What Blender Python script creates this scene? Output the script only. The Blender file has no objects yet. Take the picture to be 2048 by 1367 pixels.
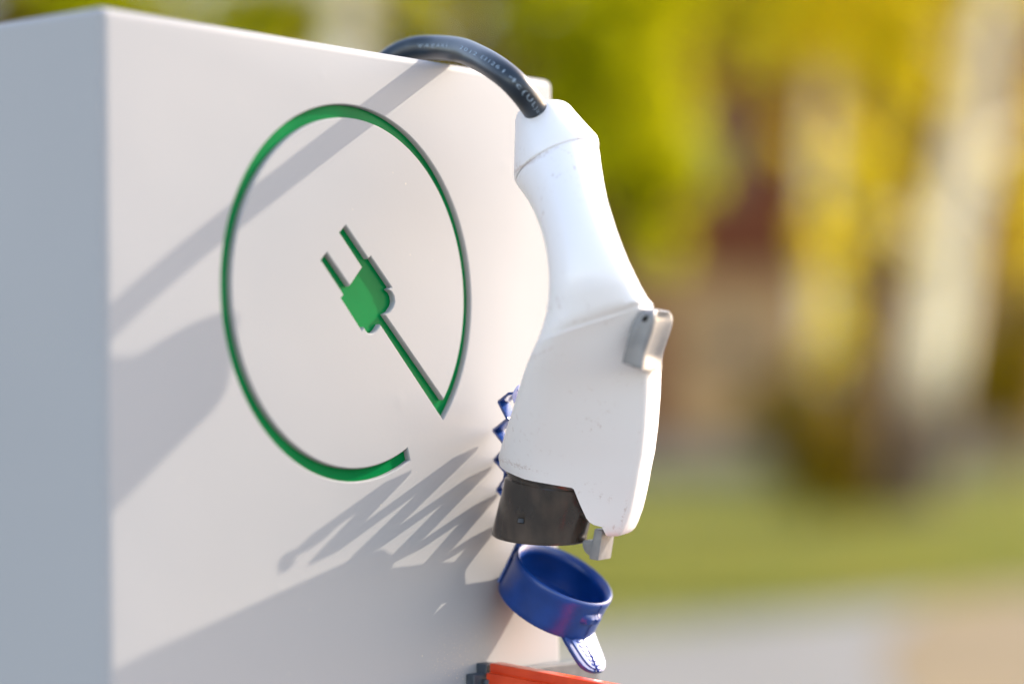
import bpy, bmesh, math, random
import numpy as np
from mathutils import Vector, Matrix
from mathutils.geometry import tessellate_polygon
R_ = math.radians
rng = np.random.default_rng(7)
scene = bpy.context.scene
C = scene.collection

# ------------------------------------------------------------------ camera
F_PX, PITCH, ROLL, CAM_H = 5125.6, 0.034556, 0.013939, 1.05
cR = Vector((1, 0, 0)); cF = Vector((0, math.cos(PITCH), math.sin(PITCH))); cU = Vector((0, -math.sin(PITCH), math.cos(PITCH)))
cX = cR * math.cos(ROLL) - cU * math.sin(ROLL)
cY = cR * math.sin(ROLL) + cU * math.cos(ROLL)
CAM = Vector((0, 0, CAM_H))
cam_data = bpy.data.cameras.new('camera'); cam = bpy.data.objects.new('camera', cam_data); C.objects.link(cam)
m = Matrix((cX, cY, -cF)).transposed().to_4x4(); m.translation = CAM
cam.matrix_world = m
cam_data.sensor_width = 36; cam_data.lens = F_PX / 2048 * 36
cam_data.clip_start = .02; cam_data.clip_end = 3000
cam_data.dof.use_dof = True; cam_data.dof.focus_distance = 1.20; cam_data.dof.aperture_fstop = 2.3
scene.camera = cam

# ------------------------------------------------------------------ cabinet frame (solved from the photograph, metres)
TH = 0.91207
P0 = Vector((-.1668, 1.04742, .17699 + CAM_H))          # near top corner of the cabinet
FU = Vector((math.cos(TH), math.sin(TH), 0)); FN = Vector((math.sin(TH), -math.cos(TH), 0)); ZZ = Vector((0, 0, 1))
CAB_W, CAB_D = .31, .27

# ------------------------------------------------------------------ sun and sky
g_, b_ = R_(14), R_(31)
SUN = FN * math.sin(g_) + (FU * math.cos(b_) + ZZ * math.sin(b_)) * math.cos(g_)
sl = bpy.data.lights.new('sun', 'SUN'); so = bpy.data.objects.new('sun', sl); C.objects.link(so)
sl.energy = 2.0; sl.angle = R_(.53); sl.color = (1, .88, .72)
so.rotation_euler = SUN.to_track_quat('Z', 'Y').to_euler()
world = bpy.data.worlds.new('World'); scene.world = world; world.use_nodes = True
nt = world.node_tree; bg = nt.nodes['Background']
sky = nt.nodes.new('ShaderNodeTexSky'); sky.sky_type = 'NISHITA'; sky.sun_disc = False
sky.sun_elevation = math.asin(SUN.z); sky.sun_rotation = math.atan2(SUN.x, SUN.y)
sky.air_density = 1.0; sky.dust_density = 1.0; sky.ozone_density = 1
wb = nt.nodes.new('ShaderNodeMix'); wb.data_type = 'RGBA'; wb.blend_type = 'MULTIPLY'; wb.inputs[0].default_value = 1
wb.inputs[7].default_value = (1.20, 1.0, .87, 1)              # camera white balance set for shade
nt.links.new(sky.outputs[0], wb.inputs[6]); nt.links.new(wb.outputs[2], bg.inputs[0]); bg.inputs[1].default_value = .15
scene.view_settings.view_transform = 'Standard'; scene.view_settings.look = 'None'
scene.view_settings.exposure = 2.28; scene.view_settings.gamma = 1

# ------------------------------------------------------------------ helpers
def ray(x, y):
    return (cX * (x - 1024) - cY * (y - 683.5) + cF * F_PX) / F_PX
def at(x, y, Y):                 # a traced outline point at the real distance Y
    d = ray(x, y); return CAM + d * (Y / d.y)
def on_plane(x, y, P, N):
    d = ray(x, y); return CAM + d * ((P - CAM).dot(N) / d.dot(N))
def face_uv(x, y, h=0):
    q = on_plane(x, y, P0 + FN * h, FN) - P0
    return q.dot(FU), q.dot(ZZ)
def face_depth(x, y): return on_plane(x, y, P0, FN).y

def lin(r, g, b):
    f = lambda c: (c / 255 / 12.92) if c / 255 <= .04045 else ((c / 255 + .055) / 1.055) ** 2.4
    return (f(r), f(g), f(b), 1)
def mat(name, col, rough=.5, spec=.5, metal=0, **kw):
    m = bpy.data.materials.new(name); m.use_nodes = True
    b = m.node_tree.nodes['Principled BSDF']
    b.inputs['Base Color'].default_value = (*col[:3], 1); b.inputs['Roughness'].default_value = rough
    b.inputs['Specular IOR Level'].default_value = spec; b.inputs['Metallic'].default_value = metal
    for k, v in kw.items(): b.inputs[k.replace('_', ' ')].default_value = v
    return m
def node(m, t, **kw):
    n = m.node_tree.nodes.new(t)
    for k, v in kw.items():
        if k in n.inputs: n.inputs[k].default_value = v
        else: setattr(n, k, v)
    return n
def noise_col(m, c1, c2, scale, lo=.4, hi=.6, detail=6, stretch=None, rough=None, bump=0, bscale=None):
    """two real surface colours mixed by an object-space noise"""
    L = m.node_tree.links.new; b = m.node_tree.nodes['Principled BSDF']
    tc = node(m, 'ShaderNodeTexCoord'); mp = node(m, 'ShaderNodeMapping')
    if stretch: mp.inputs['Scale'].default_value = stretch
    L(tc.outputs['Object'], mp.inputs[0])
    n = node(m, 'ShaderNodeTexNoise', Scale=scale, Detail=detail); L(mp.outputs[0], n.inputs['Vector'])
    r = node(m, 'ShaderNodeValToRGB'); r.color_ramp.elements[0].position = lo; r.color_ramp.elements[1].position = hi
    r.color_ramp.elements[0].color = (*c1[:3], 1); r.color_ramp.elements[1].color = (*c2[:3], 1)
    L(n.outputs['Fac'], r.inputs[0]); L(r.outputs[0], b.inputs['Base Color'])
    if bump:
        n2 = node(m, 'ShaderNodeTexNoise', Scale=bscale or scale * 4, Detail=3); L(mp.outputs[0], n2.inputs['Vector'])
        bp = node(m, 'ShaderNodeBump', Strength=bump, Distance=.0005); L(n2.outputs['Fac'], bp.inputs['Height']); L(bp.outputs[0], b.inputs['Normal'])
    return r

def link(name, me, mt, parent=None, smooth=None):
    o = bpy.data.objects.new(name, me); C.objects.link(o)
    if mt: me.materials.append(mt)
    if smooth is not None:
        me.shade_smooth(); me.set_sharp_from_angle(angle=R_(smooth))
    if parent:
        o.parent = parent
        o.matrix_parent_inverse = parent.matrix_world.inverted() if False else Matrix.Identity(4)
    return o
def mesh(name, V, Fc):
    me = bpy.data.meshes.new(name); me.from_pydata([tuple(v) for v in V], [], [tuple(f) for f in Fc]); me.validate(); me.update()
    return me
def fix(me):
    bm = bmesh.new(); bm.from_mesh(me); bmesh.ops.recalc_face_normals(bm, faces=bm.faces); bm.to_mesh(me); bm.free(); return me
def tag(o, label=None, cat=None, group=None, kind=None):
    if label: o['label'] = label
    if cat: o['category'] = cat
    if group: o['group'] = group
    if kind: o['kind'] = kind
    return o
def empty(name, loc=(0, 0, 0), rz=0):
    o = bpy.data.objects.new(name, None); C.objects.link(o); o.location = loc; o.rotation_euler = (0, 0, rz)
    o.empty_display_size = .05; return o
def localise(me, root):           # world coordinates -> the parent's own frame
    M = (Matrix.Translation(root.location) @ root.rotation_euler.to_matrix().to_4x4()).inverted()
    me.transform(M); return me
def part(name, me, mt, root, smooth=None):
    return link(name, localise(me, root), mt, root, smooth)

def loft(name, rings, cap0=True, cap1=True, closed=True):
    V = []; Fc = []; n = len(rings[0])
    for r in rings: V += list(r)
    for i in range(len(rings) - 1):
        for j in range(n if closed else n - 1):
            k = (j + 1) % n
            Fc.append((i * n + j, i * n + k, (i + 1) * n + k, (i + 1) * n + j))
    if cap0: Fc.append(tuple(range(n - 1, -1, -1)))
    if cap1: Fc.append(tuple((len(rings) - 1) * n + j for j in range(n)))
    return fix(mesh(name, V, Fc))
def catmull(P, n):
    P = [Vector(p) for p in P]; P = [P[0] * 2 - P[1]] + P + [P[-1] * 2 - P[-2]]; out = []
    for i in range(1, len(P) - 2):
        for k in range(n):
            t = k / n; a, b, c, d = P[i - 1:i + 3]
            out.append(.5 * ((2 * b) + (c - a) * t + (2 * a - 5 * b + 4 * c - d) * t * t + (3 * b - a - 3 * c + d) * t ** 3))
    out.append(P[-2]); return out
def tube(name, pts, rad, n=24, caps=True):
    pts = [Vector(p) for p in pts]; rings = []; up = Vector((0, -1, .3)).normalized()
    for i, p in enumerate(pts):
        T = (pts[min(i + 1, len(pts) - 1)] - pts[max(i - 1, 0)]).normalized()
        a = (up - T * up.dot(T)).normalized(); b = T.cross(a); up = a
        r = rad[i] if hasattr(rad, '__len__') else rad
        rings.append([p + a * math.cos(2 * math.pi * k / n) * r + b * math.sin(2 * math.pi * k / n) * r for k in range(n)])
    return loft(name, rings, caps, caps)
def bevel_box(name, lo, hi, r=0, seg=3):
    bm = bmesh.new(); bmesh.ops.create_cube(bm, size=1)
    lo = Vector(lo); hi = Vector(hi)
    for v in bm.verts: v.co = Vector([lo[i] + (v.co[i] + .5) * (hi[i] - lo[i]) for i in range(3)])
    if r: bmesh.ops.bevel(bm, geom=list(bm.edges), offset=r, segments=seg, profile=.5, affect='EDGES')
    me = bpy.data.meshes.new(name); bm.to_mesh(me); bm.free(); return me
def prism(name, poly, d, r=0, seg=2):
    """closed polygon (3-D, planar) extruded by vector d, edges bevelled"""
    n = len(poly); V = list(poly) + [p + d for p in poly]
    Fc = [tuple(range(n)), tuple(range(2 * n - 1, n - 1, -1))] + [(i, i + n, (i + 1) % n + n, (i + 1) % n) for i in range(n)]
    me = fix(mesh(name, V, Fc))
    if r:
        bm = bmesh.new(); bm.from_mesh(me); bmesh.ops.bevel(bm, geom=[e for e in bm.edges if e.calc_face_angle(0) > .35], offset=r, segments=seg, profile=.5, affect='EDGES', clamp_overlap=True)
        bm.to_mesh(me); bm.free()
    return me
def cut(me, cutters):
    """boolean difference, evaluated at once"""
    o = bpy.data.objects.new('t', me); C.objects.link(o); cs = []
    for c in cutters:
        co = bpy.data.objects.new('c', c); C.objects.link(co); cs.append(co)
        md = o.modifiers.new('b', 'BOOLEAN'); md.operation = 'DIFFERENCE'; md.solver = 'EXACT'; md.object = co
    bpy.context.view_layer.update(); dg = bpy.context.evaluated_depsgraph_get()
    out = bpy.data.meshes.new_from_object(o.evaluated_get(dg)); out.name = me.name
    for x in cs + [o]: bpy.data.objects.remove(x)
    return out

# ------------------------------------------------------------------ materials
M = {}
# powder coated sheet metal
m = mat('powder_coat', (.3, .3, .3), .5, .04); M['paint'] = m
L = m.node_tree.links.new; b = m.node_tree.nodes['Principled BSDF']
tc = node(m, 'ShaderNodeTexCoord')
n1 = node(m, 'ShaderNodeTexNoise', Scale=5, Detail=3); L(tc.outputs['Object'], n1.inputs['Vector'])
n2 = node(m, 'ShaderNodeTexNoise', Scale=420, Detail=2); L(tc.outputs['Object'], n2.inputs['Vector'])
v3 = node(m, 'ShaderNodeTexVoronoi', Scale=95); L(tc.outputs['Object'], v3.inputs['Vector'])
r3 = node(m, 'ShaderNodeMapRange'); r3.inputs[1].default_value = .03; r3.inputs[2].default_value = .06; r3.inputs[3].default_value = 1; r3.inputs[4].default_value = 0
L(v3.outputs['Distance'], r3.inputs[0])
mx = node(m, 'ShaderNodeMix', data_type='RGBA'); mx.inputs[6].default_value = (.272, .273, .280, 1); mx.inputs[7].default_value = (.305, .302, .306, 1)
L(n1.outputs['Fac'], mx.inputs[0])
mx2 = node(m, 'ShaderNodeMix', data_type='RGBA'); mx2.inputs[7].default_value = (.42, .38, .32, 1); L(mx.outputs[2], mx2.inputs[6])
mm = node(m, 'ShaderNodeMath', operation='MULTIPLY'); n4 = node(m, 'ShaderNodeTexNoise', Scale=22, Detail=2); L(tc.outputs['Object'], n4.inputs['Vector'])
r4 = node(m, 'ShaderNodeMapRange'); r4.inputs[1].default_value = .52; r4.inputs[2].default_value = .66; L(n4.outputs['Fac'], r4.inputs[0])
L(r3.outputs[0], mm.inputs[0]); L(r4.outputs[0], mm.inputs[1]); L(mm.outputs[0], mx2.inputs[0])
vd = node(m, 'ShaderNodeTexVoronoi', Scale=1100); L(tc.outputs['Object'], vd.inputs['Vector'])
rd = node(m, 'ShaderNodeMapRange'); rd.inputs[1].default_value = .16; rd.inputs[2].default_value = .24; rd.inputs[3].default_value = 1; rd.inputs[4].default_value = 0; L(vd.outputs['Distance'], rd.inputs[0])
dd_ = node(m, 'ShaderNodeVectorMath', operation='DISTANCE'); uh, vh = face_uv(925, 1345); dd_.inputs[1].default_value = (uh, 0, P0.z + vh); L(tc.outputs['Object'], dd_.inputs[0])
rg = node(m, 'ShaderNodeMapRange'); rg.inputs[1].default_value = .004; rg.inputs[2].default_value = .032; rg.inputs[3].default_value = .95; rg.inputs[4].default_value = 0; L(dd_.outputs['Value'], rg.inputs[0])
wn_ = node(m, 'ShaderNodeTexNoise', Scale=500, Detail=2); L(tc.outputs['Object'], wn_.inputs['Vector'])
lt_ = node(m, 'ShaderNodeMath', operation='MULTIPLY'); L(rd.outputs[0], lt_.inputs[0]); L(rg.outputs[0], lt_.inputs[1])
lt2 = node(m, 'ShaderNodeMath', operation='MULTIPLY'); L(lt_.outputs[0], lt2.inputs[0]); rw = node(m, 'ShaderNodeMapRange'); rw.inputs[1].default_value = .47; rw.inputs[2].default_value = .56; L(wn_.outputs['Fac'], rw.inputs[0]); L(rw.outputs[0], lt2.inputs[1])
mx3 = node(m, 'ShaderNodeMix', data_type='RGBA'); mx3.inputs[7].default_value = (.62, .50, .34, 1); L(mx2.outputs[2], mx3.inputs[6]); L(lt2.outputs[0], mx3.inputs[0])
L(mx3.outputs[2], b.inputs['Base Color'])
bp = node(m, 'ShaderNodeBump', Strength=.22, Distance=.00012); L(n2.outputs['Fac'], bp.inputs['Height'])
n5 = node(m, 'ShaderNodeTexNoise', Scale=14, Detail=1); L(tc.outputs['Object'], n5.inputs['Vector'])
bp2 = node(m, 'ShaderNodeBump', Strength=.4, Distance=.0016); L(n5.outputs['Fac'], bp2.inputs['Height']); L(bp.outputs[0], bp2.inputs['Normal'])
last = bp2
for x_, y_, w_ in ((470, 200, .0035), (645, 150, .004), (905, 265, .002), (360, 1080, .0025), (300, 370, .003), (800, 800, .006), (560, 1180, .005), (1010, 330, .006)):
    u_, v_ = face_uv(x_, y_)
    q1 = node(m, 'ShaderNodeVectorMath', operation='DISTANCE'); q1.inputs[1].default_value = (u_, 0, P0.z + v_); L(tc.outputs['Object'], q1.inputs[0])
    q2 = node(m, 'ShaderNodeMapRange', interpolation_type='SMOOTHSTEP'); q2.inputs[1].default_value = 0; q2.inputs[2].default_value = w_; q2.inputs[3].default_value = 1; q2.inputs[4].default_value = 0; L(q1.outputs['Value'], q2.inputs[0])
    q3 = node(m, 'ShaderNodeBump', Strength=.3, Distance=w_ * .05); L(q2.outputs[0], q3.inputs['Height']); L(last.outputs[0], q3.inputs['Normal']); last = q3
L(last.outputs[0], b.inputs['Normal'])

M['green'] = mat('green_acrylic', (.012, .2, .05), .3, .03)
noise_col(M['green'], (.0004, .115, .030), (.001, .155, .040), 30, .3, .7)
M['white'] = mat('white_plastic', (.80, .80, .81), .33, .5)
# scuffs and grime on the white plastic
m = M['white']; L = m.node_tree.links.new; b = m.node_tree.nodes['Principled BSDF']
tc = node(m, 'ShaderNodeTexCoord')
na = node(m, 'ShaderNodeTexNoise', Scale=38, Detail=2); nb = node(m, 'ShaderNodeTexNoise', Scale=420, Detail=8, Roughness=.7)
mp = node(m, 'ShaderNodeMapping'); mp.inputs['Scale'].default_value = (1, 1, .45); mp.inputs['Rotation'].default_value = (0, .5, 0)
L(tc.outputs['Object'], na.inputs['Vector']); L(tc.outputs['Object'], mp.inputs[0]); L(mp.outputs[0], nb.inputs['Vector'])
ra = node(m, 'ShaderNodeMapRange'); ra.inputs[1].default_value = .45; ra.inputs[2].default_value = .70; L(na.outputs['Fac'], ra.inputs[0])
rb = node(m, 'ShaderNodeMapRange'); rb.inputs[1].default_value = .58; rb.inputs[2].default_value = .66; L(nb.outputs['Fac'], rb.inputs[0])
mu = node(m, 'ShaderNodeMath', operation='MULTIPLY'); L(ra.outputs[0], mu.inputs[0]); L(rb.outputs[0], mu.inputs[1])
GR = mu
mx = node(m, 'ShaderNodeMix', data_type='RGBA'); mx.inputs[6].default_value = (.69, .67, .675, 1); mx.inputs[7].default_value = (.42, .33, .30, 1)
L(mu.outputs[0], mx.inputs[0]); L(mx.outputs[2], b.inputs['Base Color'])
nc = node(m, 'ShaderNodeTexNoise', Scale=1500, Detail=1); L(tc.outputs['Object'], nc.inputs['Vector'])
bp = node(m, 'ShaderNodeBump', Strength=.12, Distance=.0001); L(nc.outputs['Fac'], bp.inputs['Height']); L(bp.outputs[0], b.inputs['Normal'])

M['grime'] = mat('scuffed_plastic', (.6, .57, .56), .6)
M['grey'] = mat('grey_plastic', (.33, .32, .32), .42, .5)
noise_col(M['grey'], (.155, .152, .155), (.20, .193, .19), 90, bump=.1, bscale=1400)
M['gap'] = mat('dark_gap', (.03, .02, .02), .8, .1)
M['barrel'] = mat('smoky_black_plastic', (.022, .019, .018), .18, .7)
r = noise_col(M['barrel'], (.024, .020, .017), (.085, .060, .044), 70, .40, .82, 8, (1, 1, .35), bump=.15, bscale=60)
M['blue'] = mat('blue_rubber', (.012, .055, .27), .32, .55)
noise_col(M['blue'], (.001, .028, .155), (.004, .042, .22), 60, .35, .7, bump=.12, bscale=350)
M['cable'] = mat('black_cable_sheath', (.016, .018, .021), .36, .45)
noise_col(M['cable'], (.005, .011, .019), (.010, .019, .030), 80, bump=.1, bscale=500)
M['print'] = mat('pale_cable_print', (.22, .28, .34), .6)
M['orange'] = mat('orange_red_plastic', (.80, .075, .018), .28, .5)
noise_col(M['orange'], (.58, .045, .010), (.68, .062, .014), 60, bump=.08, bscale=500)
M['slate'] = mat('slate_grey_plastic', (.05, .06, .075), .5)
noise_col(M['slate'], (.035, .045, .06), (.075, .085, .10), 200, .45, .7)

# ------------------------------------------------------------------ ground
def ground_sheet(name, pts, z, mt):
    me = mesh(name, [(x, y, z) for x, y in pts], [tuple(range(len(pts)))])
    o = link(name, me, mt); tag(o, kind='structure'); return o
m = mat('lawn_soil_and_grass', (.07, .085, .02), .9, .1)
noise_col(m, (.075, .105, .03), (.15, .14, .035), .35, .35, .7, 5); M['lawn'] = m
m = mat('pale_concrete_paving', (.2, .2, .2), .8, .2)
noise_col(m, (.105, .108, .106), (.145, .145, .14), .8, .3, .7, 8); M['pave'] = m
ground_sheet('lawn', [(-400, -60), (400, -60), (400, 900), (-400, 900)], 0, M['lawn'])
ground_sheet('pavement', [(-40, -20), (40, -20), (40, 22.5), (5.2, 17.4), (3.4, 16.4), (.4, 13.2), (-2.5, 12.2), (-40, 11)], .004, M['pave'])

m = mat('warm_glow_sheet', (.25, .18, .09), .9, .1); noise_col(m, (.125, .10, .062), (.17, .13, .075), 1.5); M['warm_glow'] = m  # golden glow over the paving, put into the colour of this material
ground_sheet('warm_glow_sheet', [(2.5, 15.4), (1.9, 13), (1.55, 11), (1.2, 6), (9, 6), (40, 12), (40, 22.4), (5.2, 17.3), (3.4, 16.3)], .008, M['warm_glow'])  # added sheet on the paving that carries the painted warm glow

# ------------------------------------------------------------------ cabinet
post = empty('charging_post', (P0.x, P0.y, 0), TH)
tag(post, 'white powder coated metal charging cabinet with green plug emblem cut into its front', 'charging station')
ZT = P0.z
body = bevel_box('cabinet', (0, 0, 0), (CAB_W, CAB_D, ZT), .0042, 5)
px = [(770.6, 629), (780, 623.5), (787, 613), (790, 603), (788.5, 592), (784, 583.5), (777.5, 578.5), (784, 574.5), (741.7, 512), (736.8, 516.6), (691.8, 449.6), (679, 465),
      (724.6, 534.3), (700, 571), (654, 504), (642, 520), (687.6, 589), (682, 595.5), (724, 661.5), (729, 655), (731.5, 660.5), (736, 665.5), (741.7, 668), (748, 666), (755, 659), (761, 649)]
poly = [face_uv(*p) for p in px]
uc, vc, Ro, Ri = .1545, -.1132, .0862, .0800
a1 = math.atan2(-.1716 - vc, .2184 - uc)                     # outer tip of the V
a0 = math.atan2(-.1898 - vc, .1932 - uc) + 2 * math.pi         # cut end of the ring
N_ = 220
poly += [(uc + Ro * math.cos(a1 + (a0 - a1) * k / N_), vc + Ro * math.sin(a1 + (a0 - a1) * k / N_)) for k in range(N_ + 1)]
ai = a0 + R_(.4); ai1 = math.atan2(-.1621 - vc, .2188 - uc)
poly += [(uc + .0006 + Ri * math.cos(ai + (ai1 - ai) * k / N_), vc + Ri * math.sin(ai + (ai1 - ai) * k / N_)) for k in range(N_ + 1)]
def offset(poly, d):
    n = len(poly); out = []
    A = sum(poly[i][0] * poly[(i + 1) % n][1] - poly[(i + 1) % n][0] * poly[i][1] for i in range(n)); sg = 1 if A > 0 else -1
    for i in range(n):
        a, b, c = Vector(poly[i - 1]), Vector(poly[i]), Vector(poly[(i + 1) % n])
        e1 = (b - a).normalized(); e2 = (c - b).normalized()
        n1 = Vector((e1.y, -e1.x)) * sg; n2 = Vector((e2.y, -e2.x)) * sg
        q = n1 + n2; k = max(q.length_squared / 2, .5)
        out.append(tuple(b + q * (d / k)))
    return out
def cutter(poly):
    rings = [(-.0008, .0009), (0, .00035), (.0002, .00008), (.0005, -.00012), (.0009, -.0002), (.0031, -.0002)]
    V = []; Fc = []; n = len(poly)
    for y, d in rings: V += [(p[0], y, ZT + p[1]) for p in offset(poly, d)]
    for i in range(len(rings) - 1):
        for j in range(n): Fc.append((i * n + j, i * n + (j + 1) % n, (i + 1) * n + (j + 1) % n, (i + 1) * n + j))
    tri = tessellate_polygon([[Vector((p[0], p[1], 0)) for p in poly]])
    for t in tri: Fc.append(tuple(t)); Fc.append(tuple((len(rings) - 1) * n + i for i in t))
    return fix(mesh('emblem', V, Fc))
shell = cut(body, [cutter(poly)])
link('housing', shell, M['paint'], post, 30)
gp = bevel_box('emblem_backing', (.05, .0028, ZT - .215), (.26, .0050, ZT - .015))
link('emblem_backing', gp, M['green'], post)
# plinth and side door line
link('base_plate', bevel_box('base_plate', (-.02, -.02, .004), (CAB_W + .02, CAB_D + .02, .02), .003), M['slate'], post)

# ------------------------------------------------------------------ orange socket below (part of the post)
def loc(u, h, z): return Vector((u, -h, z))                 # post frame: h metres proud of the front
u0, v0 = face_uv(948, 1331)
zs = ZT + v0
def quadbox(name, u_lo, u_hi, prof, r=.001):
    return prism(name, [loc(u_lo, h, z) for h, z in prof], Vector((u_hi - u_lo, 0, 0)), r)
sock_u0, sock_u1 = u0 - .0005, u0 + .0105                    # the opened lid stands out from the wall, seen from its inner side
sl_ = .10
zb = zs - .135
fl = link('socket_flange', quadbox('socket_flange', sock_u0 - .006, sock_u0 + .095, [(0.0003, zs - .003), (.0052, zs - .0035), (.0052, zs - .15), (0.0003, zs - .15)], .0006), M['slate'], post)
link('flange_rib', quadbox('flange_rib', sock_u0 + .002, sock_u0 + .010, [(.0003, zs + .0015), (.0064, zs + .0010), (.0064, zs - .0038), (.0003, zs - .0038)], .0004), M['slate'], fl)
link('hinge', tube('hinge', [loc(sock_u0 + .001, .0075, zs - .006), loc(sock_u0 + .001, .0075, zb)], .0022, 16), M['slate'], fl, 40)
hz = lambda h: zs + .0015 - (h - .006) * sl_
so_ = quadbox('socket_lid', sock_u0, sock_u1, [(.0075, hz(.0075) - .0040), (.112, hz(.112) - .0040), (.108, zb + .004), (.0075, zb)], .0010)
wn = quadbox('w', sock_u0 - .01, sock_u0 + .0016, [(.0180, hz(.018) - .0150), (.092, hz(.092) - .0150), (.090, zb + .02), (.0180, zb + .018)], 0)
so_ = cut(so_, [wn])
hs = link('socket_lid', so_, M['orange'], post, 30)
link('lid_rim', quadbox('lid_rim', sock_u0 + .0018, sock_u1 - .0012, [(.0085, hz(.0085) + .0006), (.114, hz(.114) + .0006), (.114, hz(.114) - .0045), (.0085, hz(.0085) - .0045)], .0007), M['orange'], hs, 30)
link('lid_gasket', quadbox('lid_gasket', sock_u0 + .0010, sock_u0 + .003, [(.0181, hz(.0181) - .0151), (.0919, hz(.0919) - .0151), (.0899, zb + .0201), (.0181, zb + .0181)]), M['slate'], hs)
sb = link('socket_body', quadbox('socket_body', sock_u0 + .012, sock_u0 + .092, [(.0055, zs - .072), (.03, zs - .072), (.055, zs - .14), (.0055, zs - .145)], .002), M['orange'], post, 30)

# ------------------------------------------------------------------ charging plug
PHI = R_(20)
BX = Vector((math.cos(PHI), -math.sin(PHI), 0)); YP = Vector((math.sin(PHI), math.cos(PHI), 0))
DY = [(150, 1.194), (230, 1.189), (280, 1.1865), (330, 1.184), (390, 1.170), (450, 1.157), (510, 1.150), (570, 1.149), (640, 1.157), (710, 1.171), (780, 1.186), (850, 1.198), (910, 1.209), (980, 1.218), (1040, 1.224), (1100, 1.228)]
def plug_D(x, y): return float(np.interp(y, [d[0] for d in DY], [d[1] for d in DY])) - (x - 1110) * 8.5e-5
def outline(t, tb, k, wid, n=40, rc=.0022):
    """cross-section: k=0 ellipse, k=1 D-shape narrowing to a flat back of half-width tb"""
    out = []
    s = (1 - np.cos(np.linspace(0, math.pi, n + 1))) / 2
    ell = t * 2 * np.sqrt(np.clip(s * (1 - s), 0, 1))
    sf = min(t / wid, .5); rcs = min(rc / wid, .2)
    dd = np.empty_like(s)
    for i, q in enumerate(s):
        if q < sf: dd[i] = t * math.sqrt(max(0, 1 - ((sf - q) / sf) ** 2))
        else:
            w = (q - sf) / (1 - sf); w = w * w * (3 - 2 * w) * .35 + w * .65
            lin_ = t + (tb - t) * w
            if q > 1 - rcs:
                e = (q - (1 - rcs)) / rcs; lin_ = lin_ - rc * (1 - math.sqrt(max(0, 1 - e * e)))
                if i == n: lin_ = 0
            dd[i] = lin_
    h = ell * (1 - k) + dd * k
    pts = [(s[i] * 2 - 1, -h[i]) for i in range(n + 1)] + [(s[i] * 2 - 1, h[i]) for i in range(n - 1, 0, -1)]
    return pts
def station(Lp, Rp, t, tb=None, k=0, lt=0, D=None):
    cx, cy = (Lp[0] + Rp[0]) / 2, (Lp[1] + Rp[1]) / 2
    D = D or plug_D(cx, cy); Cc = at(cx, cy, D); sc = D / F_PX
    wx = (Rp[0] - Lp[0]) / 2 * sc; wz = -(Rp[1] - Lp[1]) / 2 * sc
    pts = outline(t, tb or t, k, 2 * math.hypot(wx, wz))
    A, sh = wx / math.cos(PHI), 0
    for _ in range(12):
        xs = [a * A * math.cos(PHI) + e * math.sin(PHI) + sh for a, e in pts]
        lo, hi = min(xs), max(xs); A *= (2 * wx) / max(hi - lo, 1e-6); sh -= (lo + hi) / 2 * .9
    return [Cc + BX * (a * A + sh / math.cos(PHI)) + ZZ * (a * wz) + YP * e - ZZ * (e * math.tan(R_(lt))) for a, e in pts]

plug = empty('charging_plug', at(1100, 1100, 1.2))
tag(plug, 'white pistol-shaped charging plug with black socket end and grey release button', 'charging plug')
mm_ = .001
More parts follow.
